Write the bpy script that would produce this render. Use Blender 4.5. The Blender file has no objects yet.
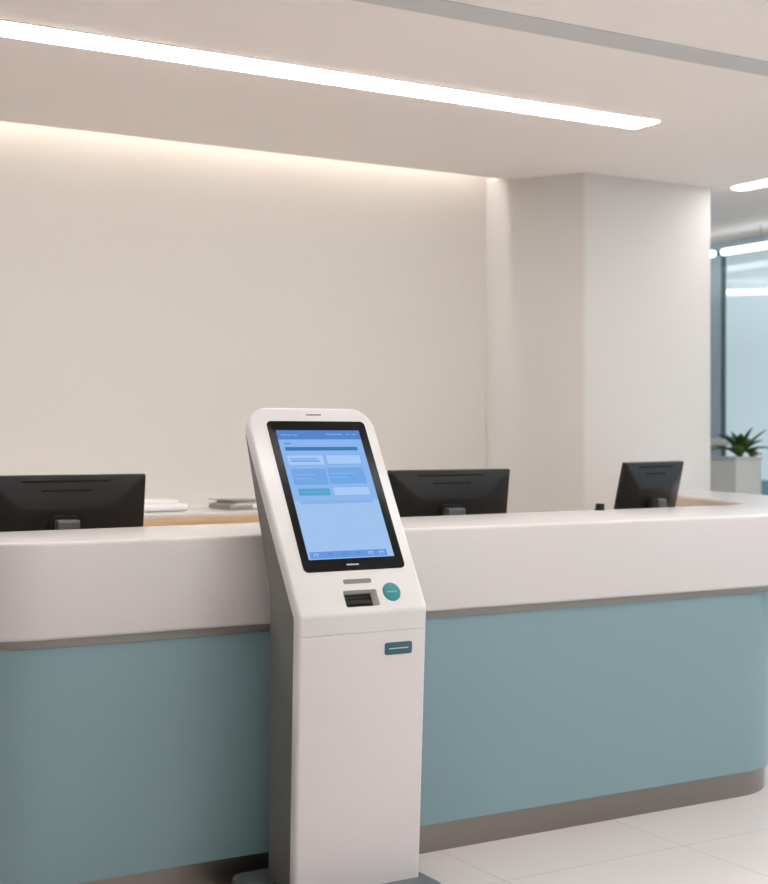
import bpy, bmesh, math, random
from mathutils import Vector, Matrix
C = bpy.context.scene.collection
PI = math.pi
random.seed(4)

def lin(c):
    return tuple(((v/255)/12.92 if v/255 <= .04045 else ((v/255+.055)/1.055)**2.4) for v in c) + (1,)

# ------------------------------------------------------------------ materials
def mat(name, rgb, rough=.5, metal=0, spec=.5, bump=0, bscale=60, var=0, vscale=3, coat=0, emit=None, estr=0):
    m = bpy.data.materials.new(name); m.use_nodes = True
    nt = m.node_tree; b = nt.nodes['Principled BSDF']
    col = lin(rgb)
    b.inputs['Base Color'].default_value = col
    b.inputs['Roughness'].default_value = rough
    b.inputs['Metallic'].default_value = metal
    b.inputs['Specular IOR Level'].default_value = spec
    b.inputs['Coat Weight'].default_value = coat
    b.inputs['Coat Roughness'].default_value = .06
    tc = nt.nodes.new('ShaderNodeTexCoord')
    if var:
        n = nt.nodes.new('ShaderNodeTexNoise'); n.inputs['Scale'].default_value = vscale
        n.inputs['Detail'].default_value = 3
        nt.links.new(tc.outputs['Object'], n.inputs['Vector'])
        mx = nt.nodes.new('ShaderNodeMix'); mx.data_type = 'RGBA'
        mx.inputs['A'].default_value = tuple(v*(1-var) for v in col[:3])+(1,)
        mx.inputs['B'].default_value = tuple(min(1, v*(1+var)) for v in col[:3])+(1,)
        nt.links.new(n.outputs['Fac'], mx.inputs['Factor'])
        nt.links.new(mx.outputs['Result'], b.inputs['Base Color'])
    if bump:
        n = nt.nodes.new('ShaderNodeTexNoise'); n.inputs['Scale'].default_value = bscale
        n.inputs['Detail'].default_value = 4
        nt.links.new(tc.outputs['Object'], n.inputs['Vector'])
        bp = nt.nodes.new('ShaderNodeBump'); bp.inputs['Strength'].default_value = bump
        bp.inputs['Distance'].default_value = .002
        nt.links.new(n.outputs['Fac'], bp.inputs['Height'])
        nt.links.new(bp.outputs['Normal'], b.inputs['Normal'])
    if emit:
        b.inputs['Emission Color'].default_value = lin(emit)
        b.inputs['Emission Strength'].default_value = estr
    return m

def glow(name, rgb, s):
    m = bpy.data.materials.new(name); m.use_nodes = True
    nt = m.node_tree; nt.nodes.clear()
    e = nt.nodes.new('ShaderNodeEmission'); o = nt.nodes.new('ShaderNodeOutputMaterial')
    e.inputs['Color'].default_value = lin(rgb); e.inputs['Strength'].default_value = s
    nt.links.new(e.outputs[0], o.inputs[0])
    return m

def brushed(name, rgb, rough, stretch):
    m = mat(name, rgb, rough, 1)
    nt = m.node_tree; b = nt.nodes['Principled BSDF']
    tc = nt.nodes.new('ShaderNodeTexCoord'); mp = nt.nodes.new('ShaderNodeMapping')
    mp.inputs['Scale'].default_value = stretch
    n = nt.nodes.new('ShaderNodeTexNoise'); n.inputs['Scale'].default_value = 60
    nt.links.new(tc.outputs['Object'], mp.inputs['Vector']); nt.links.new(mp.outputs[0], n.inputs['Vector'])
    r = nt.nodes.new('ShaderNodeMapRange'); r.inputs['To Min'].default_value = rough-.06; r.inputs['To Max'].default_value = rough+.08
    nt.links.new(n.outputs['Fac'], r.inputs['Value']); nt.links.new(r.outputs[0], b.inputs['Roughness'])
    return m

def wood(name, rgb):
    m = mat(name, rgb, .5)
    nt = m.node_tree; b = nt.nodes['Principled BSDF']
    tc = nt.nodes.new('ShaderNodeTexCoord'); mp = nt.nodes.new('ShaderNodeMapping')
    mp.inputs['Scale'].default_value = (1.2, 12, 25)
    n = nt.nodes.new('ShaderNodeTexNoise'); n.inputs['Scale'].default_value = 3; n.inputs['Detail'].default_value = 6
    nt.links.new(tc.outputs['Object'], mp.inputs['Vector']); nt.links.new(mp.outputs[0], n.inputs['Vector'])
    cr = nt.nodes.new('ShaderNodeValToRGB'); c = lin(rgb)
    cr.color_ramp.elements[0].position = .3; cr.color_ramp.elements[0].color = tuple(v*.82 for v in c[:3])+(1,)
    cr.color_ramp.elements[1].position = .7; cr.color_ramp.elements[1].color = c
    nt.links.new(n.outputs['Fac'], cr.inputs[0]); nt.links.new(cr.outputs[0], b.inputs['Base Color'])
    return m

def tiles(name):
    m = mat(name, (226, 218, 211), .22)
    nt = m.node_tree; b = nt.nodes['Principled BSDF']
    tc = nt.nodes.new('ShaderNodeTexCoord'); mp = nt.nodes.new('ShaderNodeMapping')
    mp.inputs['Location'].default_value = (-2.573/.75, -3.60/.75, 0)
    mp.inputs['Scale'].default_value = (1/.75, 1/.75, 1)
    br = nt.nodes.new('ShaderNodeTexBrick'); br.offset = 0; br.squash = 1
    br.inputs['Scale'].default_value = 1
    br.inputs['Brick Width'].default_value = 1; br.inputs['Row Height'].default_value = 1
    br.inputs['Mortar Size'].default_value = .0025; br.inputs['Mortar Smooth'].default_value = .1
    br.inputs['Color1'].default_value = lin((222, 213, 209)); br.inputs['Color2'].default_value = lin((219, 209, 205))
    br.inputs['Mortar'].default_value = lin((192, 183, 177))
    nt.links.new(tc.outputs['Object'], mp.inputs['Vector']); nt.links.new(mp.outputs[0], br.inputs['Vector'])
    n = nt.nodes.new('ShaderNodeTexNoise'); n.inputs['Scale'].default_value = 2.5; n.inputs['Detail'].default_value = 6
    nt.links.new(tc.outputs['Object'], n.inputs['Vector'])
    mr = nt.nodes.new('ShaderNodeMapRange'); mr.inputs['To Min'].default_value = .94; mr.inputs['To Max'].default_value = 1.04
    nt.links.new(n.outputs['Fac'], mr.inputs['Value'])
    mx = nt.nodes.new('ShaderNodeVectorMath'); mx.operation = 'SCALE'
    nt.links.new(br.outputs['Color'], mx.inputs[0]); nt.links.new(mr.outputs[0], mx.inputs['Scale'])
    nt.links.new(mx.outputs[0], b.inputs['Base Color'])
    bp = nt.nodes.new('ShaderNodeBump'); bp.inputs['Strength'].default_value = .3; bp.inputs['Distance'].default_value = .002; bp.invert = True
    nt.links.new(br.outputs['Fac'], bp.inputs['Height']); nt.links.new(bp.outputs[0], b.inputs['Normal'])
    return m

def glass(name, tint):
    m = bpy.data.materials.new(name); m.use_nodes = True
    nt = m.node_tree; nt.nodes.clear()
    o = nt.nodes.new('ShaderNodeOutputMaterial'); t = nt.nodes.new('ShaderNodeBsdfTransparent')
    g = nt.nodes.new('ShaderNodeBsdfGlossy'); x = nt.nodes.new('ShaderNodeMixShader'); fr = nt.nodes.new('ShaderNodeFresnel')
    t.inputs[0].default_value = lin(tint); g.inputs['Roughness'].default_value = .02
    fr.inputs[0].default_value = 1.35
    nt.links.new(fr.outputs[0], x.inputs[0]); nt.links.new(t.outputs[0], x.inputs[1]); nt.links.new(g.outputs[0], x.inputs[2])
    nt.links.new(x.outputs[0], o.inputs[0])
    return m

M = dict(
    wall=mat('warm_white_plaster', (223, 218, 211), .85, bump=.25, bscale=45, var=.012, vscale=1.5),
    wallcool=mat('white_plaster', (240, 238, 235), .85, bump=.2, bscale=45),
    pillar=mat('pillar_plaster', (219, 216, 213), .85, bump=.2, bscale=45),
    ceiling=mat('ceiling_paint', (250, 244, 240), .9),
    floor=tiles('floor_tiles'),
    dark_wall=mat('taupe_wall_paint', (196, 193, 190), .8),
    quartz=mat('white_solid_surface', (215, 210, 209), .27, coat=.15),
    teal=mat('teal_laminate', (130, 158, 163), .38, var=.02, vscale=2),
    strip=mat('grey_metal_strip', (158, 156, 150), .45, .2),
    steel=brushed('brushed_steel', (148, 140, 135), .3, (1, 1, 40)),
    oak=wood('light_oak', (216, 182, 142)),
    beige=mat('beige_laminate', (222, 204, 188), .5),
    shellw=mat('kiosk_white_plastic', (218, 215, 213), .3, coat=.15),
    lowerw=mat('kiosk_white_metal', (221, 215, 215), .38),
    sidegrey=mat('kiosk_grey_metal', (122, 121, 119), .5, .2),
    basegrey=mat('base_grey_metal', (112, 117, 120), .4, .3),
    blackglass=mat('black_glass', (10, 10, 11), .25, spec=.18),
    black=mat('black_plastic', (6, 6, 6), .6),
    monitor=mat('charcoal_plastic', (23, 22, 22), .42, spec=.35, bump=.1, bscale=300),
    ventblack=mat('vent_black', (10, 10, 10), .7),
    neck=mat('dark_grey_metal', (88, 90, 92), .35, .4),
    midgrey=mat('grey_plastic', (150, 147, 142), .5),
    labelgrey=mat('label_grey', (120, 118, 115), .5),
    silver=mat('silver_bar', (170, 170, 172), .35, .3),
    tealbtn=mat('teal_button', (12, 126, 130), .4),
    tealtxt=mat('pale_teal_print', (95, 180, 180), .5),
    badge=mat('deep_teal_badge', (58, 98, 104), .4),
    badgeline=mat('pale_print', (205, 222, 224), .5),
    frame=mat('blue_grey_frame', (190, 212, 224), .45, .2),
    framedark=mat('dark_blue_grey_frame', (104, 124, 132), .45, .2),
    planter=mat('planter_grey_beige', (212, 211, 206), .6, var=.03, vscale=5),
    soil=mat('potting_soil', (60, 45, 34), .95, bump=.8),
    leaf=mat('leaf_green', (52, 84, 38), .45, var=.25, vscale=14),
    leafpale=mat('leaf_edge', (104, 124, 58), .45, var=.2, vscale=14),
    vent=mat('vent_grey', (206, 206, 206), .6),
    fixture=mat('white_fixture', (235, 233, 230), .4),
    paper=mat('paper_white', (238, 236, 234), .8),
    paleplastic=mat('pale_plastic', (240, 238, 236), .35),
    wire=mat('wire_grey', (190, 190, 190), .4, .5),
    canopy=mat('canopy_pale', (236, 240, 240), .7),
    parapet=mat('blue_grey_parapet', (96, 122, 132), .7),
    pave=mat('outdoor_paving', (222, 222, 220), .8),
    glass=glass('window_glass', (238, 243, 245)),
    lamp=glow('lamp_glow', (255, 253, 251), 14),
    lampcool=glow('lamp_glow_cool', (248, 252, 250), 2.8),
    cove=glow('cove_glow', (255, 248, 241), 36),
)

# ------------------------------------------------------------------ mesh helpers
class MB:
    def __init__(s): s.bm = bmesh.new()
    def prism(s, poly, z0, z1, axis='z', mi=0, bev=0, seg=3, ang=50):
        """closed 2-D outline extruded along an axis"""
        bm = bmesh.new()
        def P(a, b, c):
            return {'z': (a, b, c), 'x': (c, a, b), 'y': (a, c, b)}[axis]
        lo = [bm.verts.new(P(x, y, z0)) for x, y in poly]; hi = [bm.verts.new(P(x, y, z1)) for x, y in poly]
        n = len(poly)
        bm.faces.new(lo[::-1]); bm.faces.new(hi)
        for i in range(n): bm.faces.new((lo[i], lo[(i+1) % n], hi[(i+1) % n], hi[i]))
        bmesh.ops.recalc_face_normals(bm, faces=bm.faces)
        s._merge(bm, mi, bev, seg, ang); return s
    def box(s, x0, x1, y0, y1, z0, z1, mi=0, bev=0, seg=2, mtx=None):
        bm = bmesh.new()
        bmesh.ops.create_cube(bm, size=1)
        for v in bm.verts:
            v.co = Vector(((x0+x1)/2+v.co.x*(x1-x0), (y0+y1)/2+v.co.y*(y1-y0), (z0+z1)/2+v.co.z*(z1-z0)))
        if mtx: bmesh.ops.transform(bm, matrix=mtx, verts=bm.verts)
        s._merge(bm, mi, bev, seg); return s
    def cyl(s, p0, p1, r0, r1=None, n=24, mi=0, bev=0):
        r1 = r0 if r1 is None else r1
        p0, p1 = Vector(p0), Vector(p1); d = p1-p0
        bm = bmesh.new()
        bmesh.ops.create_cone(bm, cap_ends=True, segments=n, radius1=r0, radius2=r1, depth=d.length)
        q = d.to_track_quat('Z', 'Y').to_matrix().to_4x4()
        bmesh.ops.transform(bm, matrix=Matrix.Translation((p0+p1)/2) @ q, verts=bm.verts)
        s._merge(bm, mi, bev, 2); return s
    def capsule(s, p0, p1, r, mi=0, n=16, k=5):
        p0, p1 = Vector(p0), Vector(p1); d = (p1-p0).normalized()
        q = d.to_track_quat('Z', 'Y').to_matrix()
        loops = []
        bm = bmesh.new()
        prof = [(-math.cos(a), math.sin(a), 0) for a in [PI/2*i/k for i in range(1, k+1)]] + \
               [(math.cos(a), math.sin(a), 1) for a in [PI/2*(k-i)/k for i in range(0, k)]]
        for c, sn, e in prof:
            o = (p1 if e else p0)+d*(r*c)
            loops.append([bm.verts.new(o+q@Vector((math.cos(2*PI*j/n)*r*sn, math.sin(2*PI*j/n)*r*sn, 0))) for j in range(n)])
        a = bm.verts.new(p0-d*r); b = bm.verts.new(p1+d*r)
        for l1, l2 in zip(loops, loops[1:]):
            for j in range(n): bm.faces.new((l1[j], l1[(j+1) % n], l2[(j+1) % n], l2[j]))
        for j in range(n):
            bm.faces.new((a, loops[0][(j+1) % n], loops[0][j])); bm.faces.new((b, loops[-1][j], loops[-1][(j+1) % n]))
        bmesh.ops.recalc_face_normals(bm, faces=bm.faces)
        s._merge(bm, mi); return s
    def loft(s, loops, mi=0, cap=True):
        bm = bmesh.new()
        L = [[bm.verts.new(p) for p in l] for l in loops]; n = len(L[0])
        for a, b in zip(L, L[1:]):
            for j in range(n): bm.faces.new((a[j], a[(j+1) % n], b[(j+1) % n], b[j]))
        if cap: bm.faces.new(L[0][::-1]); bm.faces.new(L[-1])
        bmesh.ops.recalc_face_normals(bm, faces=bm.faces)
        s._merge(bm, mi); return s
    def _merge(s, bm, mi=0, bev=0, seg=2, ang=50):
        if bev:
            bm.normal_update()
            es = [e for e in bm.edges if len(e.link_faces) == 2 and e.calc_face_angle() > math.radians(ang)]
            bmesh.ops.bevel(bm, geom=es, offset=bev, segments=seg, affect='EDGES', profile=.5, clamp_overlap=True)
        for f in bm.faces: f.material_index = mi
        me = bpy.data.meshes.new('tmp'); bm.to_mesh(me); bm.free()
        s.bm.from_mesh(me); bpy.data.meshes.remove(me)
    def build(s, name, mats, parent=None, mtx=None, smooth=35):
        """mtx: applied to the vertices; coordinates are world unless the parent is rotated"""
        if mtx: bmesh.ops.transform(s.bm, matrix=mtx, verts=s.bm.verts)
        me = bpy.data.meshes.new(name)
        s.bm.to_mesh(me); s.bm.free()
        for m in (mats if isinstance(mats, (list, tuple)) else [mats]): me.materials.append(m)
        for p in me.polygons: p.use_smooth = True
        me.set_sharp_from_angle(angle=math.radians(smooth))
        o = bpy.data.objects.new(name, me); C.objects.link(o)
        if parent: o.parent = parent
        return o

def wpart(name, mb, m, parent, mtx=None, **k):
    """world-space vertices under an (unrotated) Empty"""
    p = parent
    off = Vector((0, 0, 0))
    while p is not None:
        off += p.location; p = p.parent
    if mtx is None: mtx = Matrix.Identity(4)
    return mb.build(name, m, parent, Matrix.Translation(-off) @ mtx, **k)

def fillet(pts, n=10):
    """pts: (x, y, r) -> rounded outline"""
    out = []
    N = len(pts)
    for i, (x, y, r) in enumerate(pts):
        p = Vector((x, y))
        if r <= 0: out.append((x, y)); continue
        a = Vector(pts[i-1][:2])-p; b = Vector(pts[(i+1) % N][:2])-p
        a.normalize(); b.normalize()
        ang = a.angle(b); t = r/math.tan(ang/2)
        c = p+(a+b).normalized()*(r/math.sin(ang/2))
        s = p+a*t-c; e = p+b*t-c
        a0 = math.atan2(s.y, s.x); a1 = math.atan2(e.y, e.x); d = (a1-a0+PI) % (2*PI)-PI
        for k in range(n+1):
            q = a0+d*k/n; out.append((c.x+r*math.cos(q), c.y+r*math.sin(q)))
    return out

def rrect(x0, x1, y0, y1, r, n=6):
    return fillet([(x0, y0, r), (x1, y0, r), (x1, y1, r), (x0, y1, r)], n)

def tag(o, label=None, cat=None, group=None, kind=None):
    if label: o['label'] = label
    if cat: o['category'] = cat
    if group: o['group'] = group
    if kind: o['kind'] = kind
    return o
def empty(name, loc, rz=0):
    o = bpy.data.objects.new(name, None); C.objects.link(o); o.location = loc; o.rotation_euler = (0, 0, rz)
    o.empty_display_size = .1
    return o
def struct(name, mb, m, label, cat, parent=None, **k):
    o = mb.build(name, m, parent, **k)
    if parent is None: tag(o, label, cat, kind='structure')
    return o

# ------------------------------------------------------------------ room shell
CZ = 2.88
struct('floor', MB().box(-3, 7.6, -4, 9.6, -.1, 0), M['floor'], 'pale beige large-format floor tiles with thin grey seams', 'floor')
struct('wall_back', MB().box(-3, 4.62, 6.65, 6.8, 0, 3.42), M['wall'], 'warm cream plaster wall behind the desk, washed with light from above', 'wall')
pil = fillet([(4.915, 6.115, .03), (5.866, 6.115, .015), (5.866, 9.5, 0), (5.5, 9.5, 0), (5.5, 6.8, 0), (4.622, 6.8, 0), (4.622, 6.605, 0), (4.70, 6.48, 0)], 5)
struct('wall_pillar', MB().prism(pil, 0, 2.88), M['pillar'], 'pale plaster pillar projecting at the end of the cream wall', 'pillar')
struct('wall_far', MB().box(5.5, 7.62, 9.5, 9.6, 0, 2.88), M['wallcool'], 'white wall of the passage behind the pillar', 'wall')
struct('wall_left', MB().box(-3.1, -3, -4, 6.8, 0, 3.42), M['dark_wall'], 'plain taupe wall closing the room on the left', 'wall')
struct('wall_front', MB().box(-3.1, 4.0, -4.1, -4, 0, 3.34).box(4.0, 7.7, -4.1, -4, CZ-.02, 3.34), M['dark_wall'], 'plain wall beside the added fill glazing opposite the desk', 'wall')
cpoly = [(-3, -4), (7.66, -4), (7.66, 9.6), (4.64, 9.6), (4.64, 6.52), (-3, 6.52)]
struct('ceiling', MB().prism(cpoly, CZ, 3.34), M['ceiling'], 'smooth off-white ceiling', 'ceiling')
struct('trim_1', MB().box(-3, 4.64, 6.45, 6.8, 3.34, 3.42), M['ceiling'], 'white lid closing the light cove above the cream wall', 'trim')
# cove light lying in the slot
cv = empty('cove_light', (1.5, 6.55, 3.27))
wpart('diffuser', MB().box(-2.95, 4.58, 6.523, 6.553, 3.24, 3.255), M['cove'], cv)
wpart('channel', MB().box(-2.97, 4.6, 6.521, 6.56, 3.255, 3.27), M['fixture'], cv)
tag(cv, 'warm strip of light hidden in the slot where the ceiling meets the cream wall', 'light')

# glazed wall on the right
WX = 7.56
win = empty('window_1', (WX, 2, 0)); tag(win, 'tall blue-grey framed glazing along the right-hand side of the room', 'window', kind='structure')
posts = [-3.95, -2.0, 0, 2.0, 3.95, 5.9, 7.896]
fr = MB()
for y in posts:
    fr.box(WX, WX+.04, y-.12, y+.05, 0, CZ, bev=.003)
fr.box(WX+.002, WX+.078, -4, 9.5, CZ-.07, CZ-.002, bev=.003).box(WX+.002, WX+.078, -4, 9.5, 0, .1, bev=.003)
wpart('window_frame', fr, M['frame'], win)
gk = MB()
for y in posts: gk.box(WX-.004, WX+.02, y-.152, y-.12, .1, CZ-.1, bev=.002)
gk.box(WX-.004, WX+.02, -4, 9.5, CZ-.1, CZ-.07)
wpart('gasket', gk, M['framedark'], win)
for a, b in zip(posts, posts[1:]):
    wpart('pane', MB().box(WX+.008, WX+.014, a+.05, b-.16, .1, CZ-.1), M['glass'], win)
wpart('pane', MB().box(WX+.008, WX+.014, posts[-1]+.05, 9.5, .1, CZ-.1), M['glass'], win)
rail = MB().box(WX-.07, WX-.03, 7.62, 8.0, 1.345, 1.395, bev=.012).box(WX-.04, WX+.005, 7.78, 7.82, 1.36, 1.38)
wpart('handrail', rail, M['fixture'], win)
w2 = empty('window_fill', (5.8, -4.05, 0)); tag(w2, 'unseen tall framed glazing, added opposite the desk for cool frontal daylight', 'window', kind='structure')  # unseen glazing, added to let cool fill daylight onto front-facing surfaces
f2 = MB()
for k in range(3):
    x = 4.02+k*1.76
    f2.box(x, x+.06, -4.08, -4.0, 0, CZ-.02, bev=.003)
f2.box(4.0, 7.6, -4.078, -4.002, 0, .1, bev=.003).box(4.0, 7.6, -4.08, -4.0, CZ-.09, CZ-.02, bev=.003)
wpart('window_frame', f2, M['frame'], w2)
for k in range(2): wpart('pane', MB().box(4.08+k*1.76, 4.02+(k+1)*1.76, -4.05, -4.044, .1, CZ-.09), M['glass'], w2)
# terrace outside
struct('floor_outside', MB().prism([(7.6, -4.1), (-3.1, -4.1), (-3.1, -12), (14, -12), (14, 13), (7.6, 13)], -.1, -.01), M['pave'], 'grey paving outside the glazing', 'paving')
struct('trim_2', MB().box(7.66, 10.6, 5.2, 13, CZ, 3.0), M['canopy'], 'pale canopy roof outside the glazing', 'canopy')
struct('wall_outside', MB().box(10.5, 10.62, -4, 13, -.01, .97), M['parapet'], 'low blue-grey parapet outside the glazing', 'parapet')

# ------------------------------------------------------------------ ceiling fittings
def strip_light(x0, x1, y0, y1, label, pill=0, lampm='lamp', group=None):
    r = empty('linear_ceiling_light', ((x0+x1)/2, (y0+y1)/2, CZ))
    po = rrect(x0-.006, x1+.006, y0-.006, y1+.006, pill+.006 if pill else .004, 8)
    pi = rrect(x0, x1, y0, y1, pill if pill else .003, 8)
    wpart('frame', MB().prism(po, CZ-.004, CZ), M['ceiling'], r)
    wpart('diffuser', MB().prism(pi, CZ-.008, CZ-.002), M[lampm], r)
    tag(r, label, 'ceiling light', group); return r
strip_light(-2.2, 4.415, 4.94, 5.115, 'long white linear ceiling light running above the reception counter')
strip_light(5.94, 6.07, 1.2, 6.06, 'round-ended linear ceiling light in front of the pillar, near the glazing', pill=.06)
for y in (2.7, .4, -1.9): strip_light(.6, 6.4, y, y+.175, 'unseen linear ceiling light added to brighten the kiosk and counter front', group='unseen ceiling lights added as fill')  # unseen strips added as fill for the kiosk head and counter front
v = MB().box(-2.9, 7.5, 3.95, 4.10, CZ-.006, CZ, bev=.002).build('ceiling_vent', M['vent'])
tag(v, 'long grey linear air vent strip in the ceiling, nearer than the lights', 'vent')

def pendant(p0, p1, top, label, r=.025):
    c = (Vector(p0)+Vector(p1))/2
    e = empty('pendant_tube_light', (c.x, c.y, top))
    wpart('tube', MB().capsule(p0, p1, r), M['lampcool'], e)
    for t in (.12, .88):
        q = Vector(p0).lerp(Vector(p1), t)
        wpart('hanger', MB().cyl((q.x, q.y, q.z+r*.8), (q.x, q.y, top), .003, n=8), M['wire'], e)
    tag(e, label, 'pendant light'); return e
pendant((7.2, 7.38, 2.735), (7.2, 4.4, 2.735), CZ, 'white tube light hung just below the ceiling in front of the window head')
pendant((7.2, 7.49, 2.735), (7.2, 9.3, 2.735), CZ, 'white tube light mostly behind the pillar, only its tip showing')
pendant((9.49, 9.76, 2.78), (9.98, 9.31, 2.78), CZ, 'short white tube light seen through the window glass, under the canopy')

# ------------------------------------------------------------------ reception counter
cnt = empty('reception_counter', (2.8, 4.2, 0))
tag(cnt, 'long curved reception counter, white top band over teal front and steel plinth', 'reception counter')
TOP = fillet([(.92, 3.94, .30), (5.142, 3.94, .8), (5.68, 6.112, 0), (5.315, 6.112, 0), (4.69, 4.605, .3), (.92, 4.455, .03)], 14)
wpart('countertop', MB().prism(TOP, .817, 1.10, bev=.012, seg=4, ang=60), M['quartz'], cnt)
def body(off):
    o = off
    return fillet([(.945+o, 3.965+o, .28), (4.105-.4*o, 3.965+o, .3), (5.142-o, 4.975, .3), (5.43-o, 6.108, 0), (5.28, 6.108, 0), (4.98, 5.07, .1), (4.03, 4.13, .2), (.945+o, 4.13, .02)], 14)
wpart('accent_strip', MB().prism(body(.004), .791, .817), M['strip'], cnt)
wpart('front_panel', MB().prism(body(0), .098, .791, bev=.002, seg=1, ang=60), M['teal'], cnt)
wpart('plinth', MB().prism(body(.014), 0, .098), M['steel'], cnt)
# beige lining of the inner side of the band and the low staff worktop
inl = fillet([(.95, 4.455, 0), (4.692, 4.603, .302), (5.316, 6.111, 0), (5.302, 6.111, 0), (4.683, 4.614, .29), (.95, 4.467, 0)], 12)
wpart('inner_lining', MB().prism(inl, .79, 1.092), M['beige'], cnt)
ws = fillet([(1.0, 4.14, 0), (4.0, 4.14, .1), (4.95, 5.08, 0), (5.20, 6.0, 0), (4.55, 6.0, .05), (4.35, 5.35, .3), (1.0, 5.35, .03)], 8)
wpart('work_surface', MB().prism(ws, .71, .74, bev=.003), M['oak'], cnt)
for x in (1.05, 2.6): wpart('support_panel', MB().box(x, x+.03, 4.14, 5.25, 0, .71), M['quartz'], cnt)
wpart('support_panel', MB().box(4.6, 5.12, 5.9, 5.93, 0, .71), M['quartz'], cnt)

# ------------------------------------------------------------------ monitors
def monitor(loc, rz, label, W=.597, H=.362, tilt=7.8, top=.53):
    r = empty('desktop_monitor', loc, rz)
    tm = Matrix.Translation((0, 0, .35)) @ Matrix.Rotation(math.radians(tilt), 4, 'X') @ Matrix.Translation((0, 0, -.35))
    z0, z1 = top-H, top
    # front bezel slab
    p = MB().box(-W/2, W/2, .0, .014, z0, z1, bev=.003)
    bez = p.build('bezel', M['monitor'], r, tm)
    MB().box(-W/2+.008, W/2-.008, .0135, .0145, z0+.016, z1-.008).build('screen', M['blackglass'], bez)
    bez.children[0].data.transform(tm)
    # back shell: shallow pyramid towards the stand
    def loop(hw, a, b, y, rr, n=5):
        return [Vector((x, y, z)) for x, z in rrect(-hw, hw, a, b, rr, n)]
    sh = MB().loft([loop(W/2, z0, z1, 0, .006), loop(W/2-.001, z0+.001, z1-.001, -.006, .006), loop(W/2-.006, z0+.006, z1-.006, -.009, .008),
                    loop(W*.30, z0+.045, z1-.105, -.030, .02), loop(W*.27, z0+.055, z1-.115, -.034, .02)])
    sh.build('back_shell', M['monitor'], r, tm, smooth=20)
    v = MB()
    # ventilation slots
    def slopey(z):   # surface depth of the shell at height z on its upper slope
        t = (z1-.006-z)/.099
        return -.009-.021*t
    for hw, z in ((.162, z1-.020), (.092, z1-.052)):
        vv = MB().box(-hw, hw, slopey(z)-.0015, slopey(z)+.004, z-.0045, z+.0045)
        vv.build('vent_slot', M['ventblack'], r, tm)
    hb = MB().prism(rrect(-.062, .044, .29, .392, .02), -.044, -.032, axis='y', bev=.003)
    hb.build('hinge_housing', M['ventblack'], r, tm)
    nk = MB().prism(fillet([(-.048, 0, 0), (-.040, .008, 0), (-.045, .372, .008), (-.088, .372, .012), (-.10, 0, 0)], 4), -.047, .032, axis='x', bev=.003)
    nk.build('stand_neck', M['neck'], r)
    MB().prism(rrect(-.13, .13, -.14, .10, .03), 0, .009, bev=.002).build('stand_base', M['neck'], r)
    tag(r, label, 'monitor', 'monitors on the staff side of the counter')
    return r
MY = 4.86
monitor((1.548, MY, .74), 0, 'black monitor seen from behind, at the far left end of the counter')
monitor((3.181, MY, .74), 0, 'black monitor seen from behind, just right of the kiosk and partly hidden by it')
a = math.radians(20)
monitor((4.228+.28*math.cos(a), 5.02+.28*math.sin(a), .74), a, 'black monitor turned at an angle, in front of the pale pillar', W=.575, H=.385, tilt=12, top=.550)

# small black device at the back edge of the counter top
dv = empty('desk_camera', (3.718, 4.53, 1.10))
wpart('camera_body', MB().box(3.708, 3.735, 4.515, 4.545, 1.108, 1.128, bev=.004), M['black'], dv)
wpart('camera_foot', MB().box(3.706, 3.732, 4.513, 4.547, 1.10, 1.109, bev=.001), M['ventblack'], dv)
tag(dv, 'tiny black device standing on the counter edge left of the angled monitor', 'device')

# ------------------------------------------------------------------ credenza by the wall
cr = empty('credenza', (2.6, 6.33, 0))
wpart('top', MB().box(1.38, 3.92, 6.035, 6.648, 1.032, 1.049, bev=.002), M['quartz'], cr)
wpart('edge_band', MB().box(1.38, 3.92, 6.028, 6.06, .955, 1.032, bev=.002), M['oak'], cr)
wpart('carcass', MB().box(1.40, 3.90, 6.06, 6.648, 0, 1.032), M['quartz'], cr)
for i in range(4):
    x = 1.42+i*.615
    d = wpart('door', MB().box(x, x+.605, 6.045, 6.062, .06, .95, bev=.002), M['quartz'], cr)
    wpart('handle', MB().box(x+.03, x+.04, 6.03, 6.045, .70, .85, bev=.002), M['strip'], d)
tag(cr, 'low cabinet with white top and light wood front edge against the cream wall', 'cabinet')
pc = empty('document_case', (2.40, 6.33, 1.049))
wpart('case_body', MB().prism(rrect(2.14, 2.60, 6.20, 6.46, .05), 1.052, 1.086, bev=.014, seg=4), M['paleplastic'], pc)
wpart('case_lid', MB().prism(rrect(2.16, 2.56, 6.22, 6.44, .05), 1.080, 1.104, bev=.011, seg=4), M['paleplastic'], pc)
wpart('foot', MB().prism(rrect(2.17, 2.56, 6.22, 6.44, .04), 1.049, 1.054), M['midgrey'], pc)
tag(pc, 'low rounded white case lying on the cabinet beside the left monitor', 'case')
lt = empty('paper_tray', (2.98, 6.33, 1.049))
wpart('tray', MB().box(2.80, 2.92, 6.195, 6.46, 1.050, 1.074, bev=.003).box(2.91, 3.20, 6.20, 6.46, 1.049, 1.055, bev=.002), M['midgrey'], lt)
wpart('paper_stack', MB().box(2.82, 3.19, 6.205, 6.455, 1.055, 1.080, bev=.003), M['paper'], lt)
wpart('cover_sheet', MB().box(2.80, 3.21, 6.195, 6.465, 1.088, 1.093, mtx=Matrix.Translation((3.0, 6.33, 1.09)) @ Matrix.Rotation(math.radians(1.5), 4, 'Y') @ Matrix.Translation((-3.0, -6.33, -1.09)), bev=.002), M['midgrey'], lt)
wpart('upper_sheets', MB().box(2.84, 3.19, 6.205, 6.455, 1.080, 1.087, bev=.001), M['paper'], lt)
tag(lt, 'grey tray of white paper on the cabinet, just left of the kiosk head', 'paper tray')

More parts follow.
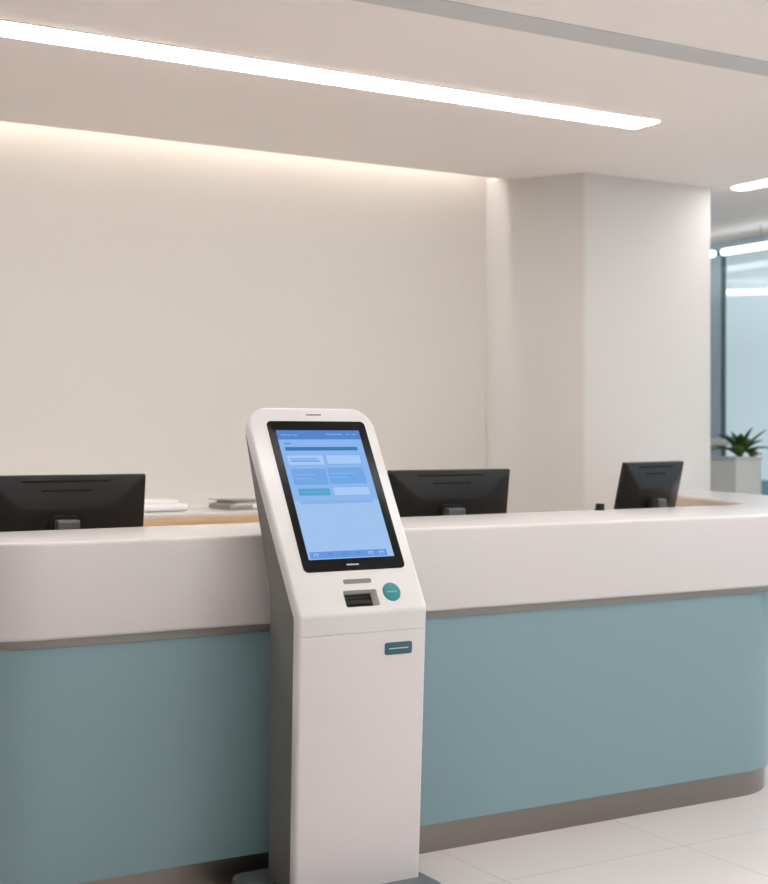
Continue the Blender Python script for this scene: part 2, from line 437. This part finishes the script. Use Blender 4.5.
# ------------------------------------------------------------------ planter and plant
pl = empty('planter', (7.03, 7.55, 0))
PB = MB()
wpart('planter_box', MB().box(6.90, 7.145, 6.96, 8.25, .02, 1.25, bev=.008), M['planter'], pl)
rim = MB().prism([(6.895, 6.955), (7.15, 6.955), (7.15, 8.255), (6.895, 8.255), (6.895, 6.96), (6.92, 6.985), (6.92, 8.225), (7.125, 8.225), (7.125, 6.985), (6.92, 6.984), (6.895, 6.959)], 1.252, 1.27)
wpart('rim', rim, M['planter'], pl)
wpart('soil', MB().box(6.92, 7.125, 6.985, 8.225, 1.25, 1.262), M['soil'], pl)
wpart('foot', MB().box(6.92, 7.125, 6.98, 8.23, 0, .02), M['strip'], pl)
tag(pl, 'tall grey-beige trough planter standing between the pillar and the window', 'planter')

def leaf(mb, base, az, length, width, lift, droop, mi=0, n=9):
    d = Vector((math.cos(az), math.sin(az), 0)); sd = Vector((-d.y, d.x, 0))
    P = Vector(base); el = lift; top = []
    step = length/n
    for i in range(n+1):
        t = i/n
        w = width*(math.sin(PI*min(1, .12+t*.88))**.8)*(1 if t < 1 else .05)
        up = Vector((-d.x*math.sin(el), -d.y*math.sin(el), math.cos(el)))
        top.append((P.copy(), sd*w*.5, up, w))
        P = P+(d*math.cos(el)+Vector((0, 0, 1))*math.sin(el))*step
        el -= droop/n
    loops = []
    for p, s, up, w in top:
        th = .0022
        loops.append([p-s+up*w*.18, p+up*0, p+s+up*w*.18, p+s+up*(w*.18-th), p-up*th*1.6, p-s+up*(w*.18-th)])
    mb.loft(loops, mi)
def plant(loc, specs, label, seed):
    random.seed(seed)
    e = empty('potted_plant', loc)
    st = MB().cyl((0, 0, 0), (0, 0, .05), .016, .010, n=10)
    st.build('stem', M['leafpale'], e)
    for az, L, W_, lift, droop, mi in specs:
        mb = MB(); W_ *= 1.45; L *= .86 if L > .1 and math.cos(az-math.radians(149)) > .5 else .95; leaf(mb, (.008*math.cos(az), .008*math.sin(az), .005+random.random()*.03), az, L, W_, lift, droop)
        mb.build('leaf', M['leafpale'] if mi else M['leaf'], e)
    tag(e, label, 'plant'); return e
def az(v): return math.radians(v)
# camera right is about -30.6 deg in plan, camera left about 149 deg
S = [(az(149), .235, .060, 1.0, .6, 0), (az(160), .25, .055, .42, .75, 1), (az(140), .24, .050, .75, .8, 0), (az(125), .21, .055, 1.2, .3, 0),
     (az(-30), .255, .042, .85, .2, 0), (az(-38), .25, .040, .55, .95, 0), (az(-25), .215, .058, 1.25, .2, 0), (az(-60), .2, .055, .95, .7, 0),
     (az(70), .22, .055, .9, .6, 0), (az(20), .2, .05, .9, .6, 0), (az(-110), .19, .058, .95, .9, 0), (az(-150), .2, .055, .85, 1.0, 1), (az(-90), .15, .055, 1.2, .5, 1),
     (az(180), .19, .055, .7, .9, 1), (az(95), .2, .05, 1.25, .2, 0), (az(-130), .16, .05, 1.3, .4, 0)]
plant((7.02, 7.04, 1.262), S, 'green plant with broad pointed leaves growing from the planter', 2)
S2 = [(az(k*51+10), .075, .035, .7+.1*(k % 3), .8, k % 2) for k in range(8)]
e2 = plant((7.085, 6.998, 1.262), S2, 'small low tuft of leaves right of the big plant in the planter', 3)

# ------------------------------------------------------------------ kiosk
KX0, KX1 = 1.82, 2.267
ks = empty('check_in_kiosk', (2.04, 3.70, 0))
tag(ks, 'white and grey self-service touchscreen kiosk standing in front of the counter', 'kiosk')
wpart('base_plate', MB().prism(fillet([(1.765, 3.48, .06), (2.292, 3.48, .07), (2.292, 3.93, .05), (1.765, 3.93, .05)], 8), 0, .060, bev=.006), M['basegrey'], ks)
# rear housing, side profile in (Y, z)
prof = [(3.645, .06), (3.603, .885), (3.948, 1.412), (3.956, 1.418), (3.962, 1.41), (3.806, .96), (3.799, .90), (3.830, .06)]
def taper(mb):
    for v in mb.bm.verts:
        z = v.co.z
        k = .016-.008*(z-.06)/.825 if z < .885 else .008*max(0, 1-(z-.885)/.4)
        if z < .885: v.co.x -= .003*(v.co.x-KX0)/(KX1-KX0)
        v.co.x += k*(KX1-v.co.x)/(KX1-KX0)
    return mb
rh = wpart('rear_housing', taper(MB().prism(prof, KX0+.020, KX1-.017, axis='x', bev=.004)), M['sidegrey'], ks)
# front plates: spine = front surface
P0 = Vector((3.613, .06)); P1 = Vector((3.570, .885)); P2 = Vector((3.9235, 1.4965))
dlo = (P1-P0).normalized(); dhi = (P2-P1).normalized()
LH = (P2-P1).length
def spine(s, R=.03):
    """s measured from the bend; arc of radius R around it -> point, outward normal"""
    ang = dlo.angle(dhi); t = R*math.tan(ang/2)
    nrm = lambda d: Vector((-d.y, d.x))
    if s <= -t: p, d = P1+dlo*s, dlo
    elif s >= t: p, d = P1+dhi*s, dhi
    else:
        u = (s+t)/(2*t)
        a = P1-dlo*t; b = P1+dhi*t
        p = a.lerp(P1, u).lerp(P1.lerp(b, u), u); d = dlo.lerp(dhi, u).normalized()
    return p, nrm(d)
def section(s, hw, th, e=0, re=.012, cx=(KX0+KX1)/2, n=4):
    p, nr = spine(s)
    out = []
    for x, d in rrect(cx-hw+e, cx+hw-e, e, th-e, max(.001, re-e*.6), n):
        q = p-nr*d
        out.append(Vector((x, q.x, q.y)))
    return out
HW = (KX1-KX0)/2; TH = .042
loops = []
RC = .078; RE = .012
ss = [-.059, -.03, -.02] + [-.0095+.0019*i for i in range(11)] + [.03, .1, .3, .5, LH-RC]
for s in ss: loops.append(section(s, HW, TH))
for k in range(1, 16):
    q = PI/2*k/15
    loops.append(section(LH-RC+RC*math.sin(q), HW-RC*(1-math.cos(q)), TH, e=RE*max(0, k-11)/4*(.25+.75*max(0, k-11)/4)*.8))
shell = wpart('head_shell', taper(MB().loft(loops)), M['shellw'], ks, smooth=60)
ll = [section(s, HW, TH, e=.0) for s in (-(P1-P0).length, -.5, -.2, -.0600)]
lowp = wpart('lower_panel', taper(MB().loft(ll)), M['lowerw'], ks)
# frame of the sloping face: u = world X, v = up the slope, n = outwards
vd = Vector((0, dhi.x, dhi.y)); nd = Vector((0, -dhi.y, dhi.x)); 
HM = Matrix(((1, vd.x, nd.x, 0), (0, vd.y, nd.y, P1.x), (0, vd.z, nd.z, P1.y), (0, 0, 0, 1)))
v2 = Vector((0, dlo.x, dlo.y)); n2 = Vector((0, -dlo.y, dlo.x))
LM = Matrix(((1, v2.x, n2.x, 0), (0, v2.y, n2.y, P1.x), (0, v2.z, n2.z, P1.y), (0, 0, 0, 1)))
# reader recess cut into the shell
def cut(obj, mb, mtx):
    cm = wpart('cutter', mb, M['shellw'], ks, mtx)
    md = obj.modifiers.new('cut', 'BOOLEAN'); md.operation = 'DIFFERENCE'; md.solver = 'EXACT'; md.object = cm
    bpy.context.view_layer.update()
    dg = bpy.context.evaluated_depsgraph_get()
    me = bpy.data.meshes.new_from_object(obj.evaluated_get(dg))
    obj.modifiers.clear(); obj.data = me
    bpy.data.objects.remove(cm)
cutter = MB().loft([[Vector((x, y, -.028)) for x, y in rrect(1.993, 2.094, .025, .0685, .003, 3)], [Vector((x, y, .01)) for x, y in rrect(1.990, 2.108, .018, .075, .006, 3)]])
cut(shell, cutter, HM)
shell.data.set_sharp_from_angle(angle=math.radians(40))
cs = wpart('card_reader', MB().box(1.994, 2.093, .0255, .068, -.0275, -.020), M['black'], ks, HM)
wpart('card_guide', MB().box(1.998, 2.090, .034, .039, -.022, -.014, bev=.001).box(1.998, 2.090, .052, .056, -.022, -.016, bev=.001), M['ventblack'], cs, HM)
# display
bz = wpart('display_bezel', MB().prism(rrect(1.880, 2.228, .137, .655, .016), -.004, .0025, bev=.0015), M['blackglass'], ks, HM)
wpart('logo_bar', MB().prism(rrect(2.026, 2.068, .1535, .1580, .002, 3), .0025, .0031), M['silver'], bz, HM)
UI = [glow('screen_base', (153, 187, 228), 1.0), glow('screen_header', (84, 128, 196), 1.0), glow('screen_bar', (62, 118, 176), 1.0), glow('screen_card', (110, 160, 218), 1.0),
      glow('screen_pale', (162, 193, 236), 1.0), glow('screen_teal', (84, 156, 200), 1.0), glow('screen_soft', (134, 168, 222), 1.0), glow('screen_nav', (98, 146, 212), 1.0), glow('screen_top', (134, 174, 226), 1.0)]
S_ = MB()
def ui(x0, x1, v0, v1, mi, lay=1, r=0):
    z = .0026+lay*.00022
    if r: S_.prism(rrect(x0, x1, v0, v1, r, 3), .0024, z, mi=mi)
    else: S_.box(x0, x1, v0, v1, .0024, z, mi=mi)
ui(1.905, 2.199, .177, .621, 0, 0)
ui(1.905, 2.199, .372, .621, 8, 1)
ui(1.905, 2.199, .588, .621, 1, 2)
for x0, x1, v in ((1.918, 1.952, .604), (1.957, 1.975, .604), (2.075, 2.135, .606), (2.150, 2.160, .606), (2.168, 2.188, .606)):
    ui(x0, x1, v-.0025, v+.0025, 3, 3)
ui(1.922, 1.945, .570, .577, 7, 2)
ui(1.921, 2.176, .548, .561, 2, 2, .002)
for b in ((1.919, 2.046, .496, .533), (2.053, 2.178, .498, .533)):
    ui(*b, 6 if b[0] < 2 else 3, 2, .003); ui(b[0]+.002, b[1]-.002, b[2]+.002, b[3]-.002, 4, 3, .002)
ui(1.928, 2.030, .508, .514, 3, 4); ui(1.928, 2.022, .517, .521, 3, 4)
ui(1.922, 2.041, .428, .484, 3, 2, .002); ui(2.047, 2.176, .430, .487, 3, 2, .002)
for x0, x1, v in ((1.93, 2.0, .463), (1.93, 1.985, .450), (2.056, 2.14, .466), (2.056, 2.11, .452)): ui(x0, x1, v-.0015, v+.0015, 8, 3)
ui(1.929, 2.037, .391, .415, 5, 2, .002); ui(1.94, 2.025, .402, .405, 3, 3)
ui(2.048, 2.178, .388, .419, 6, 2, .003); ui(2.050, 2.176, .390, .417, 4, 3, .002)
ui(1.926, 2.178, .362, .374, 6, 2, .001)
ui(1.912, 2.176, .180, .202, 7, 2, .001)
for x0 in (1.925, 1.972, 2.02, 2.068, 2.112, 2.150):
    ui(x0, x0+.016, .187, .196, 1 if x0 in (1.972, 2.02, 2.068) else 4, 3, .002)
    ui(x0+.003, x0+.013, .188, .193, 7, 4)
wpart('screen', S_, UI, bz, HM)
wpart('speaker_slot', MB().prism(rrect(2.027, 2.080, .6765, .6815, .002, 3), -.004, .0006), M['labelgrey'], ks, HM)
wpart('contactless_label', MB().prism(rrect(2.001, 2.096, .0945, .109, .005, 4), -.003, .001), M['labelgrey'], ks, HM)
bt = wpart('start_button', MB().cyl((2.1555, .0605, -.003), (2.1555, .0605, .0025), .030, n=40, bev=.001), M['tealbtn'], ks, HM)
bl = MB(); x = 2.137
while x < 2.172:
    w = random.uniform(.003, .005); bl.box(x, x+w, .058, .063, .0025, .0029); x += w+.0012
wpart('button_print', bl, M['tealtxt'], bt, HM)
bd = wpart('badge', MB().prism(rrect(2.117, 2.212, -.1325, -.0955, .007, 4), -.003, .002, bev=.0006), M['badge'], ks, LM)
bl = MB(); x = 2.132
while x < 2.196:
    w = random.uniform(.004, .008); bl.box(x, x+w, -.1155, -.1125, .002, .0024); x += w+.0006
wpart('badge_print', bl, M['badgeline'], bd, LM)

# ------------------------------------------------------------------ world, camera
w = bpy.data.worlds.new('World'); bpy.context.scene.world = w; w.use_nodes = True
bg = w.node_tree.nodes['Background']
wn = w.node_tree
tc = wn.nodes.new('ShaderNodeTexCoord'); sx = wn.nodes.new('ShaderNodeSeparateXYZ'); cr = wn.nodes.new('ShaderNodeValToRGB')
wn.links.new(tc.outputs['Generated'], sx.inputs[0]); wn.links.new(sx.outputs['Z'], cr.inputs[0]); wn.links.new(cr.outputs[0], bg.inputs['Color'])
cr.color_ramp.elements[0].position = .06; cr.color_ramp.elements[0].color = tuple(v*.46 for v in lin((199, 211, 216))[:3])+(1,)
cr.color_ramp.elements[1].position = .5; cr.color_ramp.elements[1].color = (.86, .93, 1, 1)
bg.inputs['Strength'].default_value = 2.6
sl = bpy.data.lights.new('bounce_sun', 'SUN'); so = bpy.data.objects.new('bounce_sun', sl); C.objects.link(so)  # high sun added so the bright paving bounces light up to the ceiling
sl.energy = 6; sl.angle = math.radians(2); sl.color = (1, .97, .93)
so.rotation_euler = Vector((.32, -.18, -1)).to_track_quat('-Z', 'Y').to_euler(); so.location = (0, 8, 12)

cam = bpy.data.cameras.new('camera'); co = bpy.data.objects.new('camera', cam); C.objects.link(co)
co.location = (0, 0, 1.4); co.rotation_euler = (PI/2, 0, -math.radians(30.6))
cam.sensor_fit = 'HORIZONTAL'; cam.sensor_width = 36; cam.lens = 1395/768*36
cam.shift_y = -4/768
cam.clip_start = .05
cam.dof.use_dof = True; cam.dof.focus_distance = 4.35; cam.dof.aperture_fstop = 3.6
bpy.context.scene.camera = co
vs = bpy.context.scene.view_settings
vs.view_transform = 'Standard'; vs.look = 'None'; vs.gamma = 1; vs.exposure = .15; vs.use_curve_mapping = False
